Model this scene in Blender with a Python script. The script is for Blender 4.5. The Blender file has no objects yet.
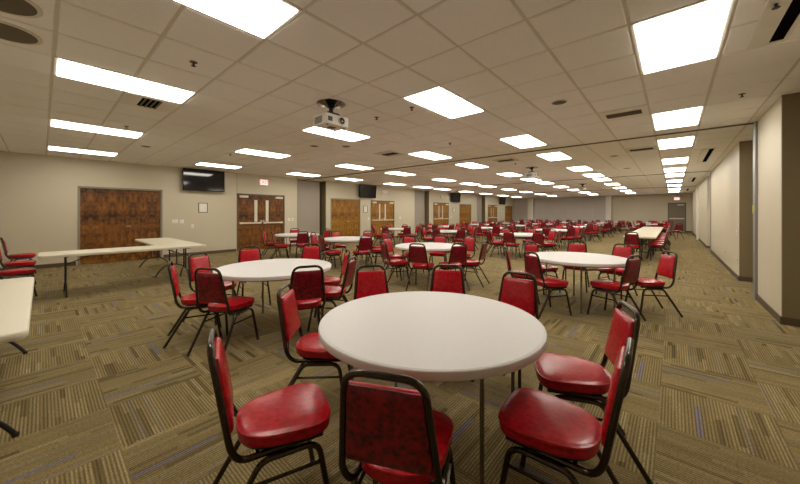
import bpy, bmesh, math, random
from mathutils import Vector, Matrix
random.seed(7)
PI = math.pi
scene = bpy.context.scene
COL = scene.collection

# ------------------------------------------------------------------ camera, world, exposure
CAM_H, CEIL = 1.43, 2.965
cam_data = bpy.data.cameras.new('camera')
cam_data.sensor_width = 36.0
cam_data.lens = 313.08 / 800 * 36.0
cam_data.shift_x = 0.0
cam_data.shift_y = -(242 - 213.5) / 800.0
cam_data.clip_start = 0.02
cam = bpy.data.objects.new('camera', cam_data)
COL.objects.link(cam)
cam.location = (0, 0, CAM_H)
cam.rotation_euler = (PI / 2, 0, math.radians(41.13))
scene.camera = cam
world = bpy.data.worlds.new('world')
scene.world = world
world.use_nodes = True
world.node_tree.nodes['Background'].inputs[0].default_value = (1, .96, .9, 1)
world.node_tree.nodes['Background'].inputs[1].default_value = 0.02
vs = scene.view_settings
vs.view_transform = 'Standard'
vs.look = 'None'
vs.gamma = 1
vs.use_curve_mapping = False
vs.exposure = 1.0
LIGHT_STRENGTH = 7.0
LIGHT_COLOUR = (1.0, .94, .82, 1)
try:
    scene.cycles.use_denoising = True
    scene.cycles.max_bounces = 10
    scene.cycles.diffuse_bounces = 6
    scene.cycles.sample_clamp_indirect = 6
except Exception:
    pass

# ------------------------------------------------------------------ materials
class G:
    """small node-graph helper"""
    def __init__(s, name):
        s.m = bpy.data.materials.new(name)
        s.m.use_nodes = True
        s.t = s.m.node_tree
        s.b = s.t.nodes['Principled BSDF']
    def n(s, kind, **kw):
        nd = s.t.nodes.new(kind)
        for k, v in kw.items():
            setattr(nd, k, v)
        return nd
    def lk(s, a, b):
        s.t.links.new(a, b)
    def put(s, sock, v):
        if isinstance(v, (int, float, tuple, list)):
            sock.default_value = v
        else:
            s.lk(v, sock)
    def math(s, op, a, b=0.0, c=None):
        nd = s.n('ShaderNodeMath', operation=op)
        s.put(nd.inputs[0], a)
        s.put(nd.inputs[1], b)
        if c is not None:
            s.put(nd.inputs[2], c)
        return nd.outputs[0]
    def mix(s, f, a, b, blend='MIX'):
        nd = s.n('ShaderNodeMix', data_type='RGBA', blend_type=blend)
        s.put(nd.inputs[0], f)
        s.put(nd.inputs[6], a)
        s.put(nd.inputs[7], b)
        return nd.outputs[2]
    def ramp(s, f, stops):
        nd = s.n('ShaderNodeValToRGB')
        e = nd.color_ramp.elements
        while len(e) < len(stops):
            e.new(.5)
        for el, (p, c) in zip(e, stops):
            el.position = p
            el.color = c
        s.lk(f, nd.inputs[0])
        return nd.outputs[0]
    def coords(s, which='Object'):
        return s.n('ShaderNodeTexCoord').outputs[which]
    def mapped(s, scale, which='Object'):
        mp = s.n('ShaderNodeMapping')
        mp.inputs['Scale'].default_value = scale
        s.lk(s.coords(which), mp.inputs[0])
        return mp.outputs[0]
    def noise(s, vec, scale, detail=3, rough=.5):
        nd = s.n('ShaderNodeTexNoise')
        s.lk(vec, nd.inputs['Vector'])
        nd.inputs['Scale'].default_value = scale
        nd.inputs['Detail'].default_value = detail
        nd.inputs['Roughness'].default_value = rough
        return nd.outputs[0]
    def bump(s, h, strength, dist=.01):
        nd = s.n('ShaderNodeBump')
        nd.inputs['Strength'].default_value = strength
        nd.inputs['Distance'].default_value = dist
        s.lk(h, nd.inputs['Height'])
        s.lk(nd.outputs[0], s.b.inputs['Normal'])
    def fin(s, col=None, rough=.5, metal=0.0, spec=.5):
        if col is not None:
            s.put(s.b.inputs['Base Color'], col)
        s.put(s.b.inputs['Roughness'], rough)
        s.b.inputs['Metallic'].default_value = metal
        s.b.inputs['Specular IOR Level'].default_value = spec
        return s.m

def c4(r, g, b):
    return (r, g, b, 1)

def plain(name, col, rough=.5, metal=0.0, spec=.5, var=.06, scale=8):
    g = G(name)
    f = g.noise(g.coords(), scale)
    lo = c4(*[x * (1 - var) for x in col])
    hi = c4(*[min(1, x * (1 + var)) for x in col])
    return g.fin(g.mix(f, lo, hi), rough, metal, spec)

def wall_material(name, col):
    g = G(name)
    f = g.noise(g.coords(), 1.3, 4)
    f2 = g.noise(g.coords(), 160, 2)
    m = g.fin(g.mix(f, c4(*[x * .96 for x in col]), c4(*[x * 1.03 for x in col])), .5, 0, .35)
    g.bump(f2, .12, .002)
    return m

def carpet_material():
    g = G('carpet_tile_pattern')
    sep = g.n('ShaderNodeSeparateXYZ')
    g.lk(g.coords(), sep.inputs[0])
    T = .612
    u = g.math('DIVIDE', g.math('ADD', sep.outputs[0], 3.75), T)
    v = g.math('DIVIDE', g.math('ADD', sep.outputs[1], -.32), T)
    cx, cy = g.math('FLOOR', u), g.math('FLOOR', v)
    fx, fy = g.math('FRACT', u), g.math('FRACT', v)
    par = g.math('FLOORED_MODULO', g.math('ADD', cx, cy), 2.0)       # 1: ribs along X
    def sel(a, b):                                                  # par ? a : b
        return g.math('ADD', g.math('MULTIPLY', par, a), g.math('MULTIPLY', g.math('SUBTRACT', 1.0, par), b))
    al, ac = sel(fx, fy), sel(fy, fx)
    def white(x, y, z):
        cb = g.n('ShaderNodeCombineXYZ')
        for i, q in enumerate((x, y, z)):
            g.put(cb.inputs[i], q)
        w = g.n('ShaderNodeTexWhiteNoise', noise_dimensions='3D')
        g.lk(cb.outputs[0], w.inputs[0])
        return w.outputs[0]
    tile = g.math('ADD', g.math('MULTIPLY', cx, 17.13), g.math('MULTIPLY', cy, 5.71))
    nb = 19.0
    band = g.math('FLOOR', g.math('MULTIPLY', ac, nb))
    shift = white(tile, band, 3.3)
    seg = g.math('FLOOR', g.math('ADD', g.math('MULTIPLY', al, 1.5), g.math('MULTIPLY', shift, 1.4)))
    r1 = white(g.math('ADD', tile, seg), band, .7)
    wide = g.math('FLOOR', g.math('MULTIPLY', ac, 4.0))
    r2 = white(tile, wide, 9.1)
    base = g.ramp(r1, [(0, c4(.075, .053, .022)), (.08, c4(.105, .076, .033)), (.16, c4(.190, .144, .066)), (.6, c4(.240, .184, .088)), (1, c4(.33, .260, .132))])
    base = g.mix(g.math('MULTIPLY', r2, .7), base, c4(0.225, 0.170, 0.078))
    # grey-violet bands and one blue dash in some tiles
    greyish = g.math('GREATER_THAN', white(tile, band, 21.0), .93)
    base = g.mix(g.math('MULTIPLY', greyish, .5), base, c4(0.228, 0.194, 0.151))
    rb = white(tile, 1.0, 44.0)
    pos = g.math('ADD', .12, g.math('MULTIPLY', white(tile, 2.0, 42.0), .7))
    near = g.math('LESS_THAN', g.math('ABSOLUTE', g.math('SUBTRACT', ac, pos)), .026)
    dash = g.math('MULTIPLY', near, g.math('GREATER_THAN', rb, .58))
    dash = g.math('MULTIPLY', dash, g.math('LESS_THAN', al, .7))
    base = g.mix(g.math('MULTIPLY', dash, .85), base, c4(0.16, 0.15, 0.225))
    # fine ribs along each tile and tile seams
    rib = g.math('SINE', g.math('MULTIPLY', ac, 2 * PI * 34))
    ribm = g.math('MULTIPLY_ADD', rib, .40, .92)
    nz = g.noise(g.mapped((1, 1, 1)), 75, 3, .7)
    tone = g.math('MULTIPLY', ribm, g.math('MULTIPLY_ADD', nz, 1.9, .08))
    hsv = g.n('ShaderNodeHueSaturation')
    g.lk(base, hsv.inputs['Color'])
    g.lk(tone, hsv.inputs['Value'])
    big = g.noise(g.mapped((1, 1, 1)), .8, 3)
    out = g.mix(g.math('MULTIPLY', big, .35), hsv.outputs[0], c4(0.213, 0.163, 0.069))
    m = g.fin(out, .95, 0, .1)
    g.bump(g.math('ADD', g.math('MULTIPLY', rib, .35), nz), .5, .006)
    return m

def ceiling_tile_material():
    g = G('mineral_ceiling_tile')
    f = g.noise(g.coords(), 2.0, 3)
    sp = g.noise(g.coords(), 55, 3, .7)
    col = g.mix(f, c4(.86, .855, .845), c4(.91, .90, .89))
    col = g.mix(g.math('MULTIPLY', g.math('GREATER_THAN', sp, .62), .22), col, c4(.6, .55, .47))
    m = g.fin(col, .9, 0, .15)
    g.bump(sp, .2, .003)
    return m

def wood_material(name, dark, mid, light, along='z'):
    g = G(name)
    sep = g.n('ShaderNodeSeparateXYZ')
    g.lk(g.coords(), sep.inputs[0])
    pp = g.math('PINGPONG', sep.outputs[1], .232)
    cell = g.math('FLOOR', g.math('DIVIDE', sep.outputs[1], .464))
    cb = g.n('ShaderNodeCombineXYZ')
    g.put(cb.inputs[0], g.math('MULTIPLY', pp, 5.0))
    g.put(cb.inputs[1], g.math('MULTIPLY', cell, .13))
    g.put(cb.inputs[2], g.math('MULTIPLY', sep.outputs[2], 3.6))
    n1 = g.noise(cb.outputs[0], 1.5, 5, .62)
    cb2 = g.n('ShaderNodeCombineXYZ')
    g.put(cb2.inputs[0], g.math('MULTIPLY', pp, 60.0))
    g.put(cb2.inputs[2], g.math('MULTIPLY', sep.outputs[2], 4.0))
    n2 = g.noise(cb2.outputs[0], 1.0, 3)
    n3 = g.noise(cb.outputs[0], .9, 2)
    f = g.math('ADD', g.math('ADD', g.math('MULTIPLY', n1, .95), g.math('MULTIPLY', n2, .2)), g.math('MULTIPLY', g.math('SUBTRACT', n3, .5), .5))
    f = g.math('SUBTRACT', f, .075)
    col = g.ramp(f, [(.32, dark), (.5, mid), (.68, light)])
    return g.fin(col, .38, 0, .4)

def vinyl_material(name, col, dark, rough, amount, sc=1.0):
    g = G(name)
    n = g.noise(g.coords(), 17 * sc, 4, .6)
    v = g.n('ShaderNodeTexVoronoi')
    g.lk(g.coords(), v.inputs['Vector'])
    v.inputs['Scale'].default_value = 26 * sc
    f = g.math('MULTIPLY', g.math('ADD', g.math('MULTIPLY', n, .75), g.math('MULTIPLY', v.outputs[0], .35)), 1.0)
    c = g.ramp(f, [(.36, dark), (.36 + amount, col), (1, c4(min(1, col[0] * 1.15), col[1] * 1.2, col[2] * 1.2))])
    m = g.fin(c, rough, 0, .45)
    g.bump(g.noise(g.coords(), 60, 3), .10, .004)
    return m

def emission_material(name, col, strength):
    g = G(name)
    e = g.n('ShaderNodeEmission')
    e.inputs[0].default_value = col
    e.inputs[1].default_value = strength
    g.lk(e.outputs[0], g.t.nodes['Material Output'].inputs['Surface'])
    return g.m

def tabletop_material(name, col):
    g = G(name)
    sp = g.noise(g.coords(), 140, 2, .8)
    c = g.mix(g.math('GREATER_THAN', sp, .6), c4(*col), c4(*[x * .93 for x in col]))
    m = g.fin(c, .42, 0, .4)
    g.bump(sp, .12, .002)
    return m

M = {}
M['wall'] = wall_material('beige_wall_paint', (.57, .51, .385))
M['partition'] = wall_material('grey_partition_fabric', (.50, .45, .40))
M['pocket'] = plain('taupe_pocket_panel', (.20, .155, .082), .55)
M['stacked'] = wall_material('grey_folded_panel', (.36, .32, .265))
M['void'] = plain('matt_black_duct', (.006, .005, .004), 1, 0, 0)
M['carpet'] = carpet_material()
M['tile'] = ceiling_tile_material()
M['grid'] = plain('ceiling_grid_metal', (.66, .62, .54), .6)
M['gypsum'] = plain('painted_gypsum', (.70, .66, .59), .8)
M['track'] = plain('dark_track_metal', (.06, .045, .03), .5, .3)
M['channel'] = plain('grey_jamb_metal', (.27, .27, .27), .4, .5)
M['base'] = plain('brown_vinyl_base', (.085, .058, .036), .5)
M['frame_grey'] = plain('taupe_door_frame_paint', (.27, .225, .165), .5)
M['frame_dark'] = plain('bronze_door_frame_paint', (.13, .095, .06), .45)
M['burl'] = wood_material('dark_burl_door_veneer', c4(.030, .009, .002), c4(.16, .055, .007), c4(.29, .120, .014))
M['oak'] = wood_material('golden_door_veneer', c4(.14, .055, .006), c4(.29, .130, .010), c4(.42, .21, .018))
M['bronze_door'] = plain('taupe_steel_door_paint', (.20, .165, .115), .5)
M['steel'] = plain('brushed_steel', (.62, .58, .50), .3, 1.0)
M['satin'] = plain('satin_cream_metal', (.72, .66, .54), .35, .3)
M['lite'] = plain('corridor_light_tinted_glass', (.72, .68, .56), .15, 0, .6)  # bright cream base colour stands in for the lit corridor behind the panes
M['white'] = plain('white_plastic', (.78, .75, .68), .4)
M['cream'] = plain('cream_plastic', (.66, .60, .48), .45)
M['black'] = plain('black_plastic', (.012, .011, .010), .4)
M['screen'] = plain('black_glass_screen', (.006, .006, .007), .08, 0, .6)
M['bezel'] = plain('black_gloss_bezel', (.01, .01, .01), .25)
M['paper'] = plain('white_paper', (.78, .75, .68), .8)
M['picframe'] = plain('dark_picture_frame', (.07, .045, .025), .4)
M['chairmetal'] = plain('bronze_vein_steel', (.060, .047, .035), .24, .85, .5, .45, 90)
M['vinyl'] = vinyl_material('crimson_crushed_vinyl', c4(.50, .005, .016), c4(.31, .0025, .009), .27, .30, 1.6)
M['vinylback'] = vinyl_material('burgundy_backing_vinyl', c4(.25, .003, .015), c4(.022, .001, .003), .34, .30, 1.8)
M['pan'] = plain('black_seat_board', (.012, .010, .009), .8)
M['rtop'] = tabletop_material('white_speckled_plastic', (.66, .642, .64))
M['btop'] = tabletop_material('cream_folding_table_plastic', (.66, .61, .48))
M['tableleg'] = plain('grey_hammered_steel', (.20, .18, .145), .35, .7, .5, .3, 70)
M['darkleg'] = plain('black_hammered_steel', (.03, .027, .024), .4, .5)
M['diffuser'] = emission_material('lit_acrylic_diffuser', LIGHT_COLOUR, LIGHT_STRENGTH)
M['troffer'] = plain('white_enamel_troffer', (.74, .71, .64), .4)
M['exitface'] = emission_material('lit_exit_panel', c4(1, .55, .50), .9)
M['exitred'] = emission_material('lit_exit_letters', c4(.8, .02, .03), 1.0)
M['grille'] = plain('brown_speaker_grille', (.11, .085, .055), .6)
M['yellow'] = plain('yellow_tag', (.65, .62, .08), .5)
M['darkchrome'] = plain('dark_chrome_plate', (.22, .20, .17), .18, 1.0)
M['lens'] = plain('dark_lens_glass', (.02, .02, .03), .05, 0, .8)

# ------------------------------------------------------------------ mesh helpers
def new_obj(name, bm, mats, parent=None, smooth=False, loc=None, sharp=42):
    me = bpy.data.meshes.new(name)
    bmesh.ops.recalc_face_normals(bm, faces=bm.faces[:])
    bm.to_mesh(me)
    bm.free()
    for m in (mats if isinstance(mats, (list, tuple)) else [mats]):
        me.materials.append(m)
    if smooth:
        me.polygons.foreach_set('use_smooth', [True] * len(me.polygons))
        me.set_sharp_from_angle(angle=math.radians(sharp))
    o = bpy.data.objects.new(name, me)
    COL.objects.link(o)
    if parent is not None:
        o.parent = parent
    if loc is not None:
        o.location = loc
    return o

def tag(o, label=None, cat=None, group=None, kind=None):
    if label: o['label'] = label
    if cat: o['category'] = cat
    if group: o['group'] = group
    if kind: o['kind'] = kind
    return o

def empty(name, loc=(0, 0, 0), rz=0, label=None, cat=None, group=None, kind=None):
    o = bpy.data.objects.new(name, None)
    o.empty_display_size = .1
    COL.objects.link(o)
    o.location = loc
    o.rotation_euler = (0, 0, rz)
    return tag(o, label, cat, group, kind)

def box(bm, x0, x1, y0, y1, z0, z1, mi=0, bev=0):
    vs_ = [bm.verts.new((x, y, z)) for z in (z0, z1) for y in (y0, y1) for x in (x0, x1)]
    fs = []
    for q in ((0, 2, 3, 1), (4, 5, 7, 6), (0, 1, 5, 4), (2, 6, 7, 3), (0, 4, 6, 2), (1, 3, 7, 5)):
        f = bm.faces.new([vs_[i] for i in q])
        f.material_index = mi
        fs.append(f)
    if bev:
        es = list({e for f in fs for e in f.edges})
        r = bmesh.ops.bevel(bm, geom=es, offset=bev, segments=2, affect='EDGES', profile=.6)
        for f in r['faces']:
            f.material_index = mi
    return vs_

def mk(name, mats, parent=None, **kw):
    """one box as one object"""
    bm = bmesh.new()
    box(bm, *kw['b'], bev=kw.get('bev', 0))
    return new_obj(name, bm, mats, parent, smooth=bool(kw.get('bev', 0)))

def ring_loft(bm, rings, cap0=True, cap1=True, mi=0):
    vr = [[bm.verts.new(p) for p in r] for r in rings]
    n = len(vr[0])
    for a, b in zip(vr, vr[1:]):
        for i in range(n):
            f = bm.faces.new((a[i], a[(i + 1) % n], b[(i + 1) % n], b[i]))
            f.material_index = mi
    if cap0:
        bm.faces.new(list(reversed(vr[0]))).material_index = mi
    if cap1:
        bm.faces.new(vr[-1]).material_index = mi

def lathe(bm, prof, n=24, c=(0, 0), mi=0, cap0=True, cap1=True):
    ring_loft(bm, [[(c[0] + r * math.cos(2 * PI * k / n), c[1] + r * math.sin(2 * PI * k / n), z) for k in range(n)] for r, z in prof], cap0, cap1, mi)

def fillet(pts, rads, seg=5):
    """round the inner corners of a polyline"""
    P = [Vector(p) for p in pts]
    out = [P[0]]
    for i in range(1, len(P) - 1):
        r = rads[i] if isinstance(rads, (list, tuple)) else rads
        if r <= 0:
            out.append(P[i]); continue
        a, b = (P[i - 1] - P[i]), (P[i + 1] - P[i])
        d = min(r, a.length * .49, b.length * .49)
        p0, p2 = P[i] + a.normalized() * d, P[i] + b.normalized() * d
        for k in range(seg + 1):
            t = k / seg
            out.append(p0 * (1 - t) ** 2 + P[i] * 2 * t * (1 - t) + p2 * t * t)
    out.append(P[-1])
    return out

def tube(bm, pts, r, n=8, mi=0):
    P = [Vector(p) for p in pts]
    tans = []
    for i in range(len(P)):
        a = P[max(i - 1, 0)]
        b = P[min(i + 1, len(P) - 1)]
        tans.append((b - a).normalized())
    ref = Vector((0, 0, 1)) if abs(tans[0].z) < .9 else Vector((1, 0, 0))
    nrm = (ref - tans[0] * ref.dot(tans[0])).normalized()
    rings = []
    for i, p in enumerate(P):
        t = tans[i]
        nrm = (nrm - t * nrm.dot(t)).normalized()
        bi = t.cross(nrm)
        rings.append([p + (nrm * math.cos(2 * PI * k / n) + bi * math.sin(2 * PI * k / n)) * r for k in range(n)])
    ring_loft(bm, rings, mi=mi)

def structure(name, bm, m, parent=None, smooth=False):
    o = new_obj(name, bm, m, parent, smooth)
    if parent is None:
        o['kind'] = 'structure'
    return o

def copy_tree(o, parent=None):
    c = o.copy()
    COL.objects.link(c)
    if parent is not None:
        c.parent = parent
    for ch in list(o.children):
        copy_tree(ch, c)
    return c

# ------------------------------------------------------------------ room shell
XL, XR, Y0, YF = -12.41, 1.05, -1.2, 32.3
WH = CEIL + .05
bm = bmesh.new(); box(bm, XL - 1.2, XR + 1.6, Y0 - .3, YF + .4, -.12, 0)
structure('floor', bm, M['carpet'])

TRACKS = [7.92, 15.84, 23.88]
LX = [-.27, -2.71, -5.15, -8.2, -11.25]
LY = [.08, 3.13, 6.18, 8.46, 11.51, 13.95, 15.97, 19.02, 22.07, 25.3, 28.35]
# ceiling: grid metal above, a pillowed tile hanging a little below it in every cell that holds no light
bm = bmesh.new()
box(bm, XL - 1.2, XR + 1.6, Y0 - .3, YF + .4, CEIL + .004, CEIL + .15, 1)
T = .61
def tile(x0, x1, y0, y1):
    if x1 - x0 < .06 or y1 - y0 < .06:
        return
    g, e = .013, .007
    a = [bm.verts.new(p) for p in ((x0 + g, y0 + g, CEIL + .004), (x1 - g, y0 + g, CEIL + .004), (x1 - g, y1 - g, CEIL + .004), (x0 + g, y1 - g, CEIL + .004))]
    b = [bm.verts.new(p) for p in ((x0 + g + e, y0 + g + e, CEIL - .006), (x1 - g - e, y0 + g + e, CEIL - .006), (x1 - g - e, y1 - g - e, CEIL - .006), (x0 + g + e, y1 - g - e, CEIL - .006))]
    for i in range(4):
        bm.faces.new((a[i], b[i], b[(i + 1) % 4], a[(i + 1) % 4]))
    bm.faces.new(b)
BAYS = [(Y0, TRACKS[0] - .08, .08), (TRACKS[0] + .08, TRACKS[1] - .08, 8.46), (TRACKS[1] + .08, TRACKS[2] - .08, 15.97), (TRACKS[2] + .08, YF, 25.3)]
def cuts(lo, hi, org):
    k = math.ceil((lo - org) / T + 1e-6)
    out = [lo]
    while org + k * T < hi - 1e-6:
        out.append(org + k * T); k += 1
    return out + [hi]
xs = cuts(XL - 1.1, XR + 1.5, -.27)
for lo, hi, org in BAYS:
    ys = cuts(lo, hi, org)
    for x0, x1 in zip(xs, xs[1:]):
        for y0, y1 in zip(ys, ys[1:]):
            cx, cy = (x0 + x1) / 2, (y0 + y1) / 2
            if any(a < cx < a + T and b < cy < b + 2 * T for a in LX for b in LY):
                continue
            tile(x0, x1, y0, y1)
structure('ceiling', bm, [M['tile'], M['grid']])
for i, ty in enumerate(TRACKS):
    bm = bmesh.new()
    box(bm, XL - .7, XR + .9, ty - .08, ty + .08, CEIL - .004, CEIL + .02, 0)
    box(bm, XL - .7, XR + .9, ty - .035, ty + .035, CEIL - .016, CEIL + .004, 1)
    structure(f'trim_{i + 1}', bm, [M['gypsum'], M['track']])

# left wall: runs between pockets that hold the folded partitions
POCKETS = [(7.36, 8.88), (15.62, 17.2), (24.0, 25.55)]
DOORS_L = [(.68, 2.54, 2.17), (4.87, 6.75, 2.17), (9.16, 11.01, 2.15), (11.81, 13.67, 2.13), (17.71, 19.61, 2.17), (21.18, 23.0, 2.16), (26.1, 27.98, 2.18), (29.83, 31.59, 2.17)]
def wall_with_holes(bm, X0, X1, ya, yb, holes):
    y = ya
    for h0, h1, ht in sorted(holes):
        if h0 >= yb or h1 <= ya: continue
        box(bm, X0, X1, y, h0, 0, WH)
        box(bm, X0, X1, h0, h1, ht, WH)
        y = h1
    box(bm, X0, X1, y, yb, 0, WH)
bm = bmesh.new()
segs = [(Y0 - .3, 7.36), (8.88, 15.62), (17.2, 24.0), (25.55, YF + .3)]
for a, b in segs:
    wall_with_holes(bm, XL - .16, XL, a, b, [(h0, h1, ht) for h0, h1, ht in DOORS_L])
    box(bm, XL - 1.0, XL - .16, a, a + .16, 0, WH)
    if b < YF: box(bm, XL - 1.0, XL - .16, b - .16, b, 0, WH)
box(bm, XL - 1.1, XL - .95, Y0 - .3, YF + .3, 0, WH)
structure('wall_left', bm, M['wall'])
bm = bmesh.new()
for a, b in segs:
    y = a
    for h0, h1, _ in DOORS_L:
        if a < h0 < b:
            box(bm, XL, XL + .012, y, h0 - .05, 0, .1); y = h1 + .05
    box(bm, XL, XL + .012, y, min(b, YF), 0, .1)
structure('baseboard_left', bm, M['base'])
bm = bmesh.new(); box(bm, XL, XL + .006, 4.845, 4.858, 2.2, CEIL)
structure('trim_wall_joint', bm, M['frame_grey'])
# wall behind the camera
bm = bmesh.new(); box(bm, XL - 1.2, XR + 1.6, Y0 - .16, Y0, 0, WH)
structure('wall_back', bm, M['wall'])
# far wall: beige wall to the corner, partition panels between two posts
bm = bmesh.new(); box(bm, XL - 1.2, XR + 1.6, YF, YF + .16, 0, WH)
structure('wall_far', bm, M['wall'])
bm = bmesh.new()
n = 6
for k in range(n):
    a = -10.4 + (6.0) * k / n
    box(bm, a + .004, a + 1.0 - .004, YF - .1, YF - .003, .01, CEIL - .02)
box(bm, XL + .01, -10.95, YF - .1, YF - .003, .01, CEIL - .02)
structure('trim_far_partition', bm, M['partition'])
for i, (a, b) in enumerate(((-10.94, -10.41), (-4.39, -4.02))):
    bm = bmesh.new(); box(bm, a, b, YF - .45, YF - .002, 0, CEIL - .005)
    structure(f'trim_far_post_{i + 1}', bm, M['gypsum'])
bm = bmesh.new(); box(bm, -4.0, -.33, YF - .012, YF - .001, 0, .1); box(bm, .73, XR, YF - .012, YF - .001, 0, .1)
structure('baseboard_far', bm, M['base'])
# right wall with pockets
bm = bmesh.new()
RS = [(Y0 - .3, 4.6), (6.29, 7.78), (9.75, 16.28), (18.0, 23.5), (25.4, YF + .3)]
for a, b in RS:
    box(bm, XR, XR + .95, a, b, 0, WH)
box(bm, XR + .9, XR + 1.1, Y0 - .3, YF + .3, 0, WH)
structure('wall_right', bm, M['wall'])
bm = bmesh.new()
for a, b in RS:
    a2 = a
    box(bm, XR - .012, XR, a2, min(b, YF), 0, .1)
    if a > 0:
        box(bm, XR - .012, XR + .9, a - .012, a, 0, .1)
structure('baseboard_right', bm, M['base'])
for i, (a, b, o_) in enumerate(((7.78, 7.98, .03), (16.28, 16.42, .02), (23.5, 23.75, .1))):
    bm = bmesh.new(); box(bm, XR - o_, XR + .12, a, b, 0, CEIL - .006, bev=.006)
    structure(f'trim_jamb_{i + 1}', bm, M['channel'] if i < 2 else M['gypsum'])
bm = bmesh.new(); box(bm, XR + .12, XR + .9, 16.28, 18.0, 0, WH - .06)
structure('trim_pocket_cover', bm, M['partition'])
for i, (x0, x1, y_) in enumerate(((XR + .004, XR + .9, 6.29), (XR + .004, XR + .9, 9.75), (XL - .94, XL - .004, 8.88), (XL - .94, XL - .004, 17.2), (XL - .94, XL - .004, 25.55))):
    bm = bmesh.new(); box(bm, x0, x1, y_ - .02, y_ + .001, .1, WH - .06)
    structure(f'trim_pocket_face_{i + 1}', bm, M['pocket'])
# folded partition panels in the left pockets
for i, (a, b) in enumerate(POCKETS):
    p = empty('partition_panel_stack', (XL - .42, (a + b) / 2, 0), 0,
              ['folded grey partition panels in the pocket beside the exit doors', 'folded grey partition panels in the second wall pocket from the front',
               'folded grey partition panels in the last wall pocket before the far wall'][i], 'partition', 'folded partitions')
    L = b - a - .24
    for k in range(5):
        bm = bmesh.new()
        box(bm, -.3 + k * .1, -.3 + k * .1 + .092, -L / 2 - .06, L / 2 - .08, .012, CEIL - .03, bev=.006)
        new_obj('panel', bm, M['stacked'], p, True)

# ------------------------------------------------------------------ doors
def door_pair(n, y0, y1, ht, wood, frame, kind, label=None):
    d = empty(f'door_{n}', (XL, (y0 + y1) / 2, 0), 0, kind='structure')
    if label: d['label'] = label
    W = (y1 - y0) / 2
    bm = bmesh.new()
    for s in (-1, 1):
        box(bm, -.14, .012, s * W - .025, s * W + .025, 0, ht + .025)
    box(bm, -.14, .012, -W - .025, W + .025, ht - .025, ht + .025)
    new_obj('frame', bm, frame, d)
    for s in (-1, 1):
        a, b = (.003, W - .03) if s > 0 else (-W + .03, -.003)
        if kind == 'solid':
            bm = bmesh.new(); box(bm, -.07, -.025, a, b, .012, ht - .028)
            lf = new_obj('leaf', bm, wood, d)
            if s > 0:
                bm = bmesh.new(); tube(bm, [(-.025, a + .06, 1.04), (.03, a + .06, 1.04), (.03, a + .17, 1.04)], .011)
                lathe(bm, [(.0, 0), (.0, 0)], 3) if False else None
                new_obj('handle', bm, M['steel'], lf, True)
        else:
            # leaf with a narrow glass lite near the meeting edge
            m0, m1 = (a + .16, a + .29) if s > 0 else (b - .29, b - .16)
            bm = bmesh.new()
            box(bm, -.07, -.025, a, m0, .012, ht - .028)
            box(bm, -.07, -.025, m1, b, .012, ht - .028)
            box(bm, -.07, -.025, m0, m1, .012, 1.10)
            box(bm, -.07, -.025, m0, m1, 1.96, ht - .028)
            lf = new_obj('leaf', bm, wood, d)
            bm = bmesh.new(); box(bm, -.055, -.04, m0, m1, 1.10, 1.96)
            new_obj('glass_lite', bm, M['lite'], lf)
            bm = bmesh.new(); box(bm, .0, .045, a + .05, b - .03, 1.03, 1.085, bev=.006)
            box(bm, -.025, .0, a + .05, a + .16, 1.02, 1.095); box(bm, -.025, .0, b - .13, b - .03, 1.02, 1.095)
            new_obj('panic_bar', bm, M['satin'], lf, True)
            e0 = (a + .02, a + .07) if s > 0 else (b - .07, b - .02)
            bm = bmesh.new(); box(bm, -.025, .05, e0[0], e0[1], 1.09, 1.17, bev=.008)
            new_obj('latch', bm, M['steel'], lf, True)
            c0 = (b - .36, b - .04) if s > 0 else (a + .04, a + .36)
            bm = bmesh.new(); box(bm, -.025, .05, c0[0], c0[1], ht - .13, ht - .05, bev=.006)
            new_obj('closer', bm, M['satin'], lf, True)
    return d
kinds = ['solid', 'lite', 'solid', 'lite', 'lite', 'solid', 'lite', 'solid']
for i, (y0, y1, ht) in enumerate(DOORS_L):
    door_pair(i + 1, y0, y1, ht, M['burl'] if i < 2 else M['oak'], M['frame_grey'] if kinds[i] == 'solid' else M['frame_dark'], kinds[i])
    bm = bmesh.new(); box(bm, XL - .3, XL - .15, y0 - .1, y1 + .1, 0, ht + .1)
    structure(f'wall_behind_door_{i + 1}', bm, M['wall'])
# single steel exit door in the far wall
d = empty('door_9', (.2, YF, 0), 0, kind='structure')
bm = bmesh.new()
for s in (-1, 1):
    box(bm, s * .5 - .03, s * .5 + .03, -.03, -.003, 0, 2.26)
box(bm, -.53, .53, -.03, -.003, 2.2, 2.26)
new_obj('frame', bm, M['frame_dark'], d)
lf = mk('leaf', M['bronze_door'], d, b=(-.468, .468, -.022, -.003, .01, 2.2))
mk('panic_bar', M['satin'], lf, b=(-.44, .44, -.08, -.022, 1.0, 1.08), bev=.008)
mk('closer', M['satin'], lf, b=(.02, .42, -.08, -.022, 2.05, 2.13), bev=.008)
mk('kick_plate', M['satin'], lf, b=(-.44, .44, -.026, -.022, .03, .08))

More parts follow.
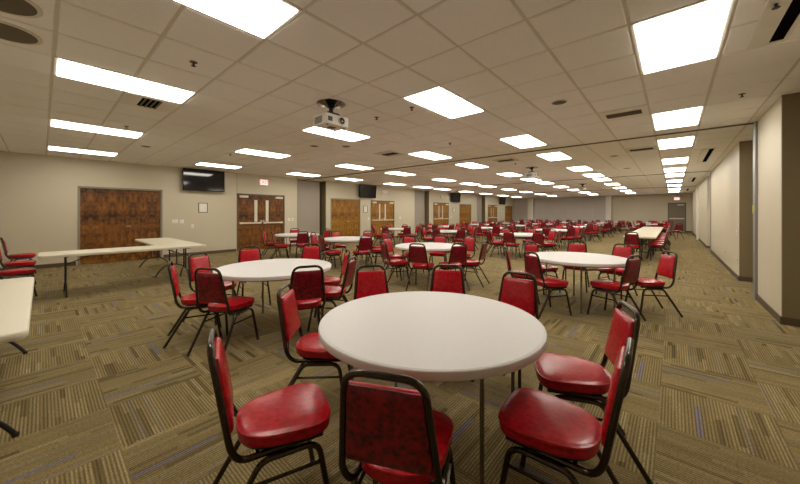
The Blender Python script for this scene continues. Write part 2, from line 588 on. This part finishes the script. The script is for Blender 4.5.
# ------------------------------------------------------------------ ceiling lights
ORD = ['first', 'second', 'third', 'fourth', 'fifth', 'sixth', 'seventh', 'eighth', 'ninth', 'tenth', 'eleventh', 'twelfth', 'thirteenth']
LCOL = ['column along the blank wall', 'second column from the blank wall', 'middle column of lights', 'second column from the doors', 'column along the doors']
def troffer():
    t = empty('ceiling_light')
    w, l = .305, .61
    bm = bmesh.new()
    for a in ((-w + .006, -w + .03, -l + .006, l - .006), (w - .03, w - .006, -l + .006, l - .006), (-w + .03, w - .03, -l + .006, -l + .03), (-w + .03, w - .03, l - .03, l - .006)):
        box(bm, *a, -.008, .003)
    new_obj('frame', bm, M['troffer'], t)
    bm = bmesh.new(); box(bm, -w + .03, w - .03, -l + .03, l - .03, -.016, .002, bev=.006)
    new_obj('diffuser', bm, M['diffuser'], t)
    return t
lp = None
for j, ly in enumerate(LY):
    for i, lx in enumerate(LX):
        if i == 0 and j == 0:
            continue                                    # overhead behind the camera, out of the photo
        if lp is None:
            lp = troffer(); o = lp
        else:
            o = copy_tree(lp)
        o.location = (lx + .305, ly + .61, CEIL)
        tag(o, f'lit rectangular ceiling light, {ORD[j]} from the front in the {LCOL[i]}', 'ceiling light', 'recessed ceiling lights')

# ------------------------------------------------------------------ ceiling fittings
def diffuser_vent(x, y, label, dark=False):
    t = empty('ceiling_vent', (x, y, CEIL - .006), 0, label, 'vent', 'ceiling air vents')
    bm = bmesh.new()
    w = .29
    for a in ((-w, w, -w, -.12), (-w, w, .10, w), (-w, -.22, -.12, .10), (.22, w, -.12, .10)):
        box(bm, *a, -.008, .004)
    new_obj('frame', bm, M['white'] if not dark else M['grid'], t)
    mk('duct', M['void'], t, b=(-.22, .22, -.12, .10, -.002, .004))
    for k in range(4):
        bm = bmesh.new()
        yy = -.09 + k * .055
        vs_ = box(bm, -.22, .22, yy - .003, yy + .003, -.016, .002)
        for v_ in vs_[:4]:
            v_.co.y += .014
        new_obj('louver', bm, M['grille'] if not dark else M['black'], t)
diffuser_vent(-.575, 5.875, 'square ceiling vent with louvers beside a light over the right tables')
diffuser_vent(-5.465, .995, 'square ceiling vent beside the light over the banquet tables')
diffuser_vent(-5.465, 5.875, 'dark ceiling vent between two lights beyond the projector', True)
diffuser_vent(-.575, 9.375, 'ceiling vent just beyond the first track near the blank wall', True)
diffuser_vent(-3.625, 8.765, 'ceiling vent just beyond the first track in the middle of the room', True)

def slot_vent(y0, y1, label, wide=True):
    t = empty('slot_vent', (.64, (y0 + y1) / 2, CEIL - .006), 0, label, 'vent', 'linear slot vents')
    L = (y1 - y0) / 2
    bm = bmesh.new()
    box(bm, -.13, .0, -L, L, -.010, .004, bev=.003)
    box(bm, .085, .115, -L, L, -.010, .004, bev=.003)
    box(bm, 0, .085, -L, -L + .03, -.010, .004); box(bm, 0, .085, L - .03, L, -.010, .004)
    new_obj('frame', bm, M['troffer'], t, True)
    mk('slot', M['void'], t, b=(0, .085, -L + .03, L - .03, -.003, .004))
slot_vent(1.3, 4.3, 'long slot air vent in the ceiling above the near wall end')
slot_vent(10.3, 12.9, 'long slot air vent in the ceiling between first and second tracks')
slot_vent(18.1, 20.6, 'long slot air vent in the ceiling between second and third tracks')
slot_vent(26, 28.4, 'long slot air vent in the ceiling beyond the third track')

def disc(x, y, r, name, label, cat, m, group):
    t = empty(name, (x, y, CEIL - .006), 0, label, cat, group)
    bm = bmesh.new(); lathe(bm, [(r, .004), (r, -.006), (r * .9, -.012), (r * .86, -.009)], 28, cap1=False)
    new_obj('rim', bm, M['grid'], t, True)
    bm = bmesh.new(); lathe(bm, [(r * .87, .002), (r * .87, -.009), (r * .5, -.013), (.003, -.014)], 28)
    new_obj('grille', bm, m, t, True)
disc(-4.22, -.2, .21, 'ceiling_speaker', 'large round brown ceiling grille in the near corner, closer to the banquet tables', 'speaker', M['grille'], 'round ceiling grilles')
disc(-3.62, -.2, .21, 'ceiling_speaker', 'large round brown ceiling grille in the near corner, closer to the big light', 'speaker', M['grille'], 'round ceiling grilles')
for x, y, l in ((-1.18, 4.67, 'small round dark ceiling speaker before the first track near the right lights'), (-9.03, 1.56, 'small round ceiling speaker near the wall screen'),
                (-6.11, 4.05, 'small round ceiling speaker on the door side of the projector'), (-1.18, 9.97, 'small round ceiling speaker beyond the first track'),
                (-5.6, 4.55, 'small round ceiling speaker just beyond the light behind the projector'),
                (-1.18, 12.99, 'small round ceiling speaker between the second and third light beyond the track')):
    disc(x, y, .10, 'ceiling_speaker', l, 'speaker', M['grille'], 'small ceiling speakers')
def sprinkler(x, y, label):
    t = empty('sprinkler', (x, y, CEIL - .006), 0, label, 'sprinkler', 'ceiling sprinklers')
    bm = bmesh.new(); lathe(bm, [(.035, .004), (.035, -.004), (.018, -.01)], 16)
    new_obj('escutcheon', bm, M['frame_dark'], t, True)
    bm = bmesh.new(); lathe(bm, [(.009, -.008), (.009, -.035), (.022, -.037), (.022, -.041)], 12)
    new_obj('head', bm, M['black'], t, True)
for x, y, l in ((-3.65, 1.01, 'sprinkler head near the big light by the corner grilles'), (-2.84, 3.51, 'sprinkler head beside the light over the front table'),
                (.56, 3.5, 'dark sprinkler head next to the near slot vent'), (.66, 5.89, 'sprinkler head just before the near wall end'),
                (-3.65, 5.83, 'sprinkler head before the first track in mid room'), (-7.22, .98, 'sprinkler head beside the light over the L of banquet tables'),
                (-3.55, 3.5, 'sprinkler head just beyond the near projector'), (-3.62, 9.48, 'sprinkler head beyond the first track in mid room'),
                (-8.6, 3.2, 'sprinkler head by the light before the exit doors')):
    sprinkler(x, y, l)

def projector(x, y, label, z=2.62):
    t = empty('projector', (x, y, z), 0, label, 'projector', 'ceiling projectors')
    bm = bmesh.new(); box(bm, -.15, .15, -.19, .19, .012, .155, bev=.018)
    body = new_obj('body', bm, M['white'], t, True)
    bm = bmesh.new()
    for k in range(6):
        box(bm, -.11, .06, -.193, -.188, .035 + k * .016, .044 + k * .016)
    box(bm, .15, .153, -.16, -.09, .05, .11)
    new_obj('vent_grille', bm, M['black'], body)
    bm = bmesh.new(); lathe(bm, [(.055, 0), (.055, .02), (.046, .024), (.044, .012)], 24, cap1=False)
    bm.transform(Matrix.Translation((.15, .06, .085)) @ Matrix.Rotation(PI / 2, 4, 'Y'))
    new_obj('lens_ring', bm, M['grid'], body, True)
    bm = bmesh.new(); lathe(bm, [(.044, .005), (.044, .012), (.02, .02), (.002, .022)], 24)
    bm.transform(Matrix.Translation((.15, .06, .085)) @ Matrix.Rotation(PI / 2, 4, 'Y'))
    new_obj('lens', bm, M['lens'], body, True)
    bm = bmesh.new(); box(bm, -.03, .05, -.05, .05, .004, .012); 
    for sx in (-.11, .11):
        for sy in (-.14, .14):
            lathe(bm, [(.012, .002), (.012, .014)], 10, (sx, sy))
    new_obj('foot', bm, M['black'], t, True)
    bm = bmesh.new()
    top = CEIL - z - .006
    lathe(bm, [(.03, .20), (.03, top)], 14)
    box(bm, -.07, .07, -.09, .09, .185, .205)
    for sx in (-.1, .1):
        for sy in (-.12, .12):
            tube(bm, [(sx * .5, sy * .5, .195), (sx, sy, .155)], .009, 6)
    new_obj('mount', bm, M['black'], t, True)
    bm = bmesh.new(); lathe(bm, [(.2, top + .004), (.2, top - .004), (.1, top - .018), (.045, top - .06)], 26)
    new_obj('ceiling_plate', bm, M['darkchrome'], t, True)
projector(-3.6, 2.66, 'white ceiling projector hanging nearest, above the front tables')
projector(-3.55, 10.75, 'ceiling projector hanging beyond the first ceiling track')
projector(-3.55, 18.5, 'ceiling projector hanging furthest away, beyond the second track')

# ------------------------------------------------------------------ wall fittings on the left wall
def wall_tv(y, zc, w, hgt, label, tilt=5):
    t = empty('television', (XL, y, zc), 0, label, 'television', 'wall televisions')
    R = Matrix.Translation((.14, 0, 0)) @ Matrix.Rotation(math.radians(tilt), 4, 'Y')
    bm = bmesh.new(); box(bm, -.035, .035, -w / 2, w / 2, -hgt / 2, hgt / 2, bev=.008); bm.transform(R)
    s = new_obj('housing', bm, M['bezel'], t, True)
    bm = bmesh.new(); box(bm, .034, .037, -w / 2 + .02, w / 2 - .02, -hgt / 2 + .03, hgt / 2 - .02); bm.transform(R)
    new_obj('screen', bm, M['screen'], s)
    bm = bmesh.new(); box(bm, 0.002, .02, -.2, .2, -.15, .15); box(bm, .01, .12, -.12, -.08, -.1, .1); box(bm, .01, .12, .08, .12, -.1, .1)
    new_obj('wall_bracket', bm, M['black'], t)
wall_tv(3.72, 2.58, 1.28, .74, 'black wall television between the burl doors and the exit doors', -1)
wall_tv(11.45, 2.62, 1.2, .70, 'black wall television between the golden doors past the first pocket')
wall_tv(20.4, 2.65, 1.25, .72, 'black wall television between the doors past the second pocket')
wall_tv(28.95, 2.66, 1.25, .72, 'black wall television furthest away, past the third pocket')

def picture(y, z, w, hgt, label):
    t = empty('picture_frame', (XL, y, z), 0, label, 'picture', 'framed notices')
    bm = bmesh.new()
    f = .02
    box(bm, .002, .022, -w / 2, w / 2, hgt / 2 - f, hgt / 2); box(bm, .002, .022, -w / 2, w / 2, -hgt / 2, -hgt / 2 + f)
    box(bm, .002, .022, -w / 2, -w / 2 + f, -hgt / 2 + f, hgt / 2 - f); box(bm, .002, .022, w / 2 - f, w / 2, -hgt / 2 + f, hgt / 2 - f)
    new_obj('frame', bm, M['picframe'], t)
    mk('paper', M['paper'], t, b=(.003, .012, -w / 2 + f, w / 2 - f, -hgt / 2 + f, hgt / 2 - f))
picture(3.72, 1.63, .29, .34, 'small dark framed notice under the nearest wall television')
picture(11.39, 1.66, .3, .36, 'small dark framed notice under the second wall television')
picture(20.35, 1.66, .3, .36, 'small dark framed notice under the third wall television')
picture(28.95, 1.66, .3, .36, 'small dark framed notice under the furthest wall television')

def switch_plate(X, y, z, w, side, label):
    s = 1 if side == 'left' else -1
    t = empty('switch_plate', (X, y, z), 0, label, 'light switch', 'switch and outlet plates')
    bm = bmesh.new(); box(bm, *sorted((s * .001, s * .010)), -w / 2, w / 2, -.06, .06, bev=.003)
    new_obj('plate', bm, M['white'], t, True)
    bm = bmesh.new(); box(bm, *sorted((s * .010, s * .017)), -.012, .012, -.022, .022, bev=.002)
    new_obj('toggle', bm, M['cream'], t, True)
switch_plate(XL, 2.9, 1.17, .17, 'left', 'white switch plate by the burl doors, closer to them')
switch_plate(XL, 3.09, 1.16, .12, 'left', 'white switch plate right of its twin by the burl doors')
switch_plate(XL, 3.4, 1.0, .08, 'left', 'small low wall plate under the nearest framed notice')
switch_plate(XL, 6.97, 1.17, .11, 'left', 'white switch plate just past the exit doors, closer to them')
switch_plate(XL, 7.13, 1.17, .11, 'left', 'white switch plate at the pocket edge past the exit doors')
switch_plate(XL, 11.62, 1.15, .12, 'left', 'white switch plate by the second pair of glazed doors')
switch_plate(XL, 14.2, 1.17, .16, 'left', 'white switch plate on bare wall past the second glazed doors')
switch_plate(XL, 19.95, 1.15, .14, 'left', 'white switch plate by the third pair of glazed doors')
switch_plate(XR, 10.02, 1.0, .12, 'right', 'upper white plate at the end of the right partition wall')
switch_plate(XR, 10.0, .42, .09, 'right', 'low white outlet at the end of the right partition wall')
switch_plate(XR, 12.2, .36, .12, 'right', 'white outlet low in the middle of the right wall')
bm = bmesh.new(); box(bm, XR - .045, XR - .03, 7.86, 7.90, 1.44, 1.57, bev=.004)
tag(new_obj('warning_tag', bm, M['yellow'], None, True), 'small yellow tag on the grey jamb post at right', 'tag')

def text_mesh(s, size, depth):
    cu = bpy.data.curves.new('lettering', 'FONT')
    cu.body = s; cu.size = size; cu.extrude = depth; cu.align_x = 'CENTER'; cu.align_y = 'CENTER'
    ob = bpy.data.objects.new('lettering', cu)
    COL.objects.link(ob)
    bpy.context.view_layer.update()
    me = bpy.data.meshes.new_from_object(ob.evaluated_get(bpy.context.evaluated_depsgraph_get()))
    bpy.data.objects.remove(ob)
    return me
def exit_sign(loc, rz, label):
    t = empty('exit_sign', loc, rz, label, 'exit sign', 'exit signs')
    h_ = mk('housing', M['white'], t, b=(-.18, .18, -.045, -.001, -.12, .12), bev=.008)
    f_ = mk('face', M['exitface'], t, b=(-.16, .16, -.048, -.045, -.10, .10))
    me = text_mesh('EXIT', .19, .003)
    me.materials.append(M['exitred'])
    o = bpy.data.objects.new('lettering', me); COL.objects.link(o)
    o.parent = f_; o.location = (0, -.05, 0); o.rotation_euler = (PI / 2, 0, 0)
exit_sign((XL, 5.87, 2.68), PI / 2, 'red lit exit sign above the glazed double doors')
exit_sign((.2, YF, 2.57), 0, 'red lit exit sign above the steel door in far wall')
def wall_box(y, z, w, h_, label, round_=False):
    t = empty('alarm_strobe', (XL, y, z), 0, label, 'alarm', 'wall alarms')
    bm = bmesh.new()
    if round_:
        lathe(bm, [(w, 0), (w, .03), (w * .7, .05)], 20)
        bm.transform(Matrix.Rotation(PI / 2, 4, 'Y'))
    else:
        box(bm, .001, .045, -w / 2, w / 2, -h_ / 2, h_ / 2, bev=.006)
    new_obj('housing', bm, M['cream'], t, True)
    bm = bmesh.new(); box(bm, .043, .06, -.05, .05, -.035, .035, bev=.005)
    new_obj('lamp', bm, M['white'], t, True)
wall_box(12.85, 2.62, .5, .25, 'cream wall box above the second glazed doors')
wall_box(18.7, 2.62, .16, .16, 'round cream alarm above the third glazed doors', True)
wall_box(27.1, 2.62, .16, .16, 'round cream alarm above the furthest glazed doors', True)

# ------------------------------------------------------------------ tables
def round_table(x, y, axis, label, legs=True, group='white round tables'):
    t = empty('round_table', (x, y, 0), axis, label, 'table', group)
    R = .71
    bm = bmesh.new()
    lathe(bm, [(R - .06, .695), (R - .006, .695), (R - .001, .697), (R, .701), (R, .731), (R - .0015, .7355), (R - .006, .7395), (R - .012, .7400), (R - .0135, .7385), (R - .0160, .7385), (R - .0175, .7400), (R * .5, .740), (.004, .740)], 72)
    new_obj('tabletop', bm, M['rtop'], t, True, sharp=24)
    bm = bmesh.new()
    lathe(bm, [(R - .065, .693), (R - .065, .675), (R - .09, .675), (R - .09, .693)], 48, cap0=False, cap1=False)
    box(bm, -.6, .6, -.29, -.265, .66, .695); box(bm, -.6, .6, .265, .29, .66, .695)
    new_obj('under_frame', bm, M['tableleg'], t)
    for s in (-1, 1):
        bm = bmesh.new()
        for k in (-1, 1):
            tube(bm, [(s * .47, k * .25, .69), (s * .47, k * .25, .014)], .0125, 8)
            lathe(bm, [(.016, 0), (.016, .03)], 10, (s * .47, k * .25))
        tube(bm, [(s * .47, -.25, .62), (s * .47, .25, .62)], .0125, 6)
        tube(bm, [(s * .47, 0, .62), (s * .2, 0, .67)], .007, 6)
        new_obj('leg_frame', bm, M['tableleg'], t, True)
    return t

def rect_table(x, y, rz, L, W, label, group, top=M['btop'], leg=M['darkleg'], arched=True):
    t = empty('folding_table', (x, y, 0), rz, label, 'table', group)
    bm = bmesh.new()
    # rounded corners
    def ring(ins, z):
        out = []
        rr = .06
        for cx, cy, a0 in ((1, 1, 0), (-1, 1, 90), (-1, -1, 180), (1, -1, 270)):
            for k in range(6):
                a = math.radians(a0 + k * 18)
                r = rr - ins
                out.append((cx * (L / 2 - rr) + r * math.cos(a), cy * (W / 2 - rr) + r * math.sin(a), z))
        return out
    ring_loft(bm, [ring(.02, .694), ring(.004, .694), ring(0, .70), ring(0, .731), ring(.005, .738), ring(.012, .740)])
    new_obj('tabletop', bm, top, t, True)
    for s in (-1, 1):
        bm = bmesh.new()
        X = s * (L / 2 - .32)
        for k in (-1, 1):
            tube(bm, [(X, k * .07, .692), (X, k * .07, .24)], .014, 8)
        box(bm, X - .03, X + .03, -.28, .28, .675, .694)
        if arched:
            hw = W / 2 - .06
            pts = [(X, -hw, .013), (X, -hw + .05, .10), (X, -hw * .55, .21), (X, 0, .255), (X, hw * .55, .21), (X, hw - .05, .10), (X, hw, .013)]
            tube(bm, fillet(pts, .08, 3), .014, 8)
            for k in (-1, 1):
                lathe(bm, [(.018, 0), (.018, .028)], 8, (X, k * hw))
        else:
            for k in (-1, 1):
                tube(bm, [(X, k * .27, .692), (X, k * .27, .01)], .014, 8)
            tube(bm, [(X, -.27, .25), (X, .27, .25)], .01, 6)
        tube(bm, [(X, 0, .52), (X - s * .38, 0, .69)], .009, 6)
        tube(bm, [(X, -.07, .5), (X, .07, .5)], .012, 6)
        new_obj('leg_frame', bm, leg, t, True)
    return t

# the L of banquet tables by the doors, one more table at the frame's edge, the long run beside the blank wall
rect_table(-8.12, 1.18, PI / 2, 2.44, .76, 'long cream folding table standing in front of the burl doors, parallel to them', 'banquet folding tables')
rect_table(-9.73, 2.03, 0, 2.44, .76, 'cream folding table forming the far leg of the L by the burl doors', 'banquet folding tables')
rect_table(-4.08, -.43, 0, 2.44, .76, 'cream folding table cut by the frame, nearest on the left', 'banquet folding tables')
for k in range(5):
    rect_table(-.78, 12.62 + k * 1.84, PI / 2, 1.83, .80, f'cream folding table, {ORD[k]} from us in the long run along the blank wall', 'long run of folding tables', arched=False)

# ------------------------------------------------------------------ chairs
def back_y(z):
    return -.205 - (z - .45) * .17
def half_w(z):
    return .184 - (z - .45) * .095
TR = .0135
def chair_parts():
    """list of (name, bmesh, material, parent-name)"""
    P = []
    # seat cushion: rounded outline, wider at the front, crowned top with a piped edge
    out = []
    N = 44
    for k in range(N):
        a = 2 * PI * k / N
        ca, sa = math.cos(a), math.sin(a)
        e = .56 if sa > 0 else .70
        x = .205 * math.copysign(abs(ca) ** e, ca)
        y = .205 * math.copysign(abs(sa) ** e, sa)
        x *= (1 + .13 * (y / .205) - .05) * .965
        out.append((x, y * 1.0 + .028))
    def ring(sc, z, dome=0):
        return [(x * sc, (y - .028) * sc + .028, z) for x, y in out]
    bm = bmesh.new()
    ring_loft(bm, [ring(.95, .418), ring(.99, .421), ring(1.0, .432), ring(1.0, .455), ring(1.014, .458), ring(1.020, .464), ring(1.008, .470), ring(.985, .470), ring(.95, .4735), ring(.85, .478), ring(.5, .482), ring(.1, .483)])
    P.append(('seat', bm, 'vinyl', None))
    bm = bmesh.new()
    ring_loft(bm, [ring(.93, .404), ring(.93, .4175)])
    P.append(('seat_board', bm, 'pan', 'seat'))
    # back cushion between the tubes (front) and the backing panel (rear)
    def slab(y_f, y_b, inset, z0, z1, rounds):
        bm = bmesh.new()
        rings = []
        n = 8
        def outline(ins):
            pts = []
            r = .035
            zs0, zs1 = z0 + ins, z1 - ins
            def w(z): return half_w(z) - inset - ins
            for k in range(n + 1):    # bottom edge left to right
                t = -1 + 2 * k / n
                pts.append((w(zs0) * t * .97, zs0))
            for k in range(1, n):
                z = zs0 + (zs1 - zs0) * k / n
                pts.append((w(z), z))
            for k in range(n + 1):
                t = 1 - 2 * k / n
                pts.append((w(zs1) * t * .97, zs1))
            for k in range(1, n):
                z = zs1 + (zs0 - zs1) * k / n
                pts.append((-w(z), z))
            return pts
        for ins, off in rounds:
            rings.append([(x, back_y(z) + off, z) for x, z in outline(ins)])
        ring_loft(bm, rings)
        return bm
    P.append(('backrest', slab(0, 0, .011, .525, .832, [(.004, -.002), (0, .004), (0, .018), (.006, .026), (.02, .031), (.06, .036)]), 'vinyl', None))
    P.append(('back_panel', slab(0, 0, .011, .522, .832, [(.05, -.014), (.012, -.012), (.002, -.006), (.002, -.002)]), 'vinylback', 'backrest'))
    # back frame: one tube, up, over and down, then forward under the seat
    w0, w1 = half_w(.42), half_w(.885)
    zt = .885 - TR * .5
    pts = [(-.150, .18, .393), (-.160, -.165, .393), (-w0, back_y(.44), .46), (-w1, back_y(zt), zt), (w1, back_y(zt), zt), (w0, back_y(.44), .46), (.160, -.165, .393), (.150, .18, .393)]
    bm = bmesh.new()
    tube(bm, fillet(pts, [0, .055, .05, .075, .075, .05, .055, 0], 6), TR, 10)
    tube(bm, [(-.152, .10, .393), (.152, .10, .393)], .009, 6)
    tube(bm, [(-.157, -.10, .393), (.157, -.10, .393)], .009, 6)
    P.append(('back_frame', bm, 'chairmetal', None))
    for s in (-1, 1):
        xt, xf = s * .175, s * .203
        bm = bmesh.new()
        tube(bm, fillet([(xt, .0, .375), (xt, .155, .375), (xf, .215, .012)], .06, 6), TR, 8)
        P.append(('leg', bm, 'chairmetal', None))
        bm = bmesh.new(); tube(bm, [(xf, .2147, .022), (xf, .217, 0)], TR + .0025, 8)
        P.append(('foot_cap', bm, 'black', 'leg'))
        bm = bmesh.new()
        tube(bm, fillet([(xt, .0, .375), (xt, -.09, .375), (s * .200, -.305, .012)], .06, 6), TR, 8)
        P.append(('leg', bm, 'chairmetal', None))
        bm = bmesh.new(); tube(bm, [(s * .1995, -.301, .022), (s * .200, -.31, 0)], TR + .0025, 8)
        P.append(('foot_cap', bm, 'black', 'leg'))
        bm = bmesh.new()
        tube(bm, [(s * .181, .168, .285), (s * .18, -.142, .285)], .0085, 6)
        P.append(('stretcher', bm, 'chairmetal', None))
    return P

def build_chair(caps):
    t = empty('banquet_chair')
    last = {}
    for name, bm, m, par in chair_parts():
        if name == 'foot_cap' and not caps:
            bm.free(); continue
        o = new_obj(name, bm, M[m], last[par] if par else t, True)
        last[name] = o
    return t

def build_chair_single():
    mats, bmx = [], bmesh.new()
    for name, bm, m, par in chair_parts():
        if name == 'foot_cap':
            bm.free(); continue
        if m not in mats: mats.append(m)
        tmp = bpy.data.meshes.new('tmp')
        for f in bm.faces: f.material_index = mats.index(m)
        bmesh.ops.recalc_face_normals(bm, faces=bm.faces[:])
        bm.to_mesh(tmp); bm.free()
        bmx.from_mesh(tmp)
        bpy.data.meshes.remove(tmp)
    return new_obj('banquet_chair', bmx, [M[m] for m in mats], None, True)

PROTO = {}
def chair(bx, by, face, label, lod, group):
    """bx, by: middle of the back's top rail; face: heading in degrees"""
    if lod not in PROTO:
        PROTO[lod] = o = build_chair_single() if lod == 2 else build_chair(lod == 0)
    else:
        o = copy_tree(PROTO[lod])
    a = math.radians(face)
    o.location = (bx + .275 * math.cos(a), by + .275 * math.sin(a), 0)
    o.rotation_euler = (0, 0, a - PI / 2)
    tag(o, label, 'chair', group)
    return o

SECT = ['on blank-wall side', 'on far blank-wall corner', 'on far side', 'on far door corner', 'on door side', 'on near door corner', 'on near side', 'on near blank-wall corner']
COLS = [(-9.6, 'row along doors'), (-6.8, 'second row from doors'), (-3.95, 'third row from doors'), (-1.2, 'row along blank wall')]
TABLES = [   # x, y, leg axis, column, place in the column, chairs (back x, back y, heading) or None
    (-1.22, 1.69, 4, 3, 0, [(-.745, .765, 116), (-1.55, .50, 70), (-2.20, 1.20, 44), (-2.39, 2.27, -30), (-1.80, 2.83, -62), (-1.07, 2.90, -92), (-.20, 2.28, -157), (-.14, 1.60, -177)]),
    (-3.92, 2.02, 20, 2, 0, [(-3.51, 1.09, 118), (-4.25, .95, 72), (-4.94, 1.42, 28), (-5.27, 2.26, -12), (-4.95, 3.23, -50), (-2.86, 1.82, 155), (-3.03, 2.56, -148), (-3.66, 3.01, -120)]),
    (-1.15, 5.60, -45, 3, 1, [(-1.52, 4.56, 55), (-.38, 5.07, 158), (-.04, 5.93, -148), (-1.42, 6.89, -84), (-.67, 6.82, -110), (-2.10, 5.06, 27), (-2.06, 6.13, -24)]),
    (-4.00, 5.50, 15, 2, 1, [(-3.51, 4.49, 108), (-2.95, 5.03, 152), (-2.80, 5.76, -170), (-4.36, 4.48, 65), (-5.10, 5.35, 3), (-5.02, 6.08, -30), (-4.50, 6.72, -66), (-3.72, 6.85, -100)]),
    (-6.85, 5.65, 70, 1, 0, [(-6.62, 4.58, 78), (-5.72, 5.28, 160), (-7.92, 6.02, -18), (-7.23, 6.75, -68), (-7.75, 5.10, 30), (-5.72, 6.15, -155), (-6.45, 6.75, -105)]),
    (-9.50, 5.65, 40, 0, 0, [(-9.25, 4.62, 66), (-8.47, 5.22, 150), (-10.45, 6.10, -25), (-8.60, 6.35, -140), (-9.35, 6.75, -98), (-10.2, 4.8, 50)]),
]
for (X, col) in ((-3.85, 2), (-6.8, 1), (-9.65, 0)):
    for r, Y in enumerate((10.75, 14.45, 18.7, 22.4, 26.7, 30.1)):
        first = 2 if col == 2 else 1
        TABLES.append((X + random.uniform(-.06, .06), Y + random.uniform(-.08, .08), random.uniform(0, 180), col, first + r, None))
for r, Y in enumerate((26.4, 30.1)):
    TABLES.append((-1.2, Y, random.uniform(0, 180), 3, 2 + r, None))
SKIP = set()
for (x, y, ax, col, place, chs) in TABLES:
    cname = COLS[col][1]
    tl = f'{ORD[place]} white round table from us in the {cname}'
    round_table(x, y, math.radians(ax), tl)
    lod = 0 if chs and place == 0 and col >= 2 else (1 if y < 17 else 2)
    if chs is None:
        chs = []
        off = random.uniform(0, 45)
        for k in range(8):
            a = math.radians(off + 45 * k + random.uniform(-3, 3))
            rr = random.uniform(1.12, 1.18)
            chs.append((x + rr * math.cos(a), y + rr * math.sin(a), math.degrees(a) + 180 + random.uniform(-6, 6)))
    free = list(range(8))
    order = []
    for (bx, by, f) in chs:
        a = math.degrees(math.atan2(by - y, bx - x)) % 360
        s = min(free, key=lambda q: abs((a - q * 45 + 180) % 360 - 180))
        free.remove(s)
        lab = f'red chair {SECT[s]} of {ORD[place]} round table, {cname}'
        if lab in SKIP: continue
        chair(bx, by, f, lab, lod, 'red banquet chairs around the round tables')
# chairs at the long run beside the blank wall
chair(-.92, 11.32, 88, 'red chair with its back to us at the near end of the long table run', 1, 'red chairs at the long table run')
for k in range(9):
    yy = 12.62 + k * .92
    chair(-.13 + random.uniform(-.02, .03), yy, 180 + random.uniform(-3, 3), f'red chair, {ORD[k]} from us on the blank-wall side of the long table run', 1 if k < 5 else 2, 'red chairs at the long table run')
chair(.25, 23.0, 120, 'red chair alone before the far steel exit door', 2, 'red chairs at the long table run')
# three chairs lined up behind the banquet tables at the frame's edge
for k, (sx, sy, f) in enumerate(((-8.35, -.57, 98), (-9.75, -.58, 94), (-11.5, -.60, 96))):
    chair(sx, sy, f, ['red chair side-on at the left edge, nearest of three behind the cream tables', 'red chair side-on at the left edge, middle of three behind cream tables',
                      'red chair side-on at the left edge, furthest of three, towards the beige wall'][k], 1, 'red chairs behind the banquet tables')
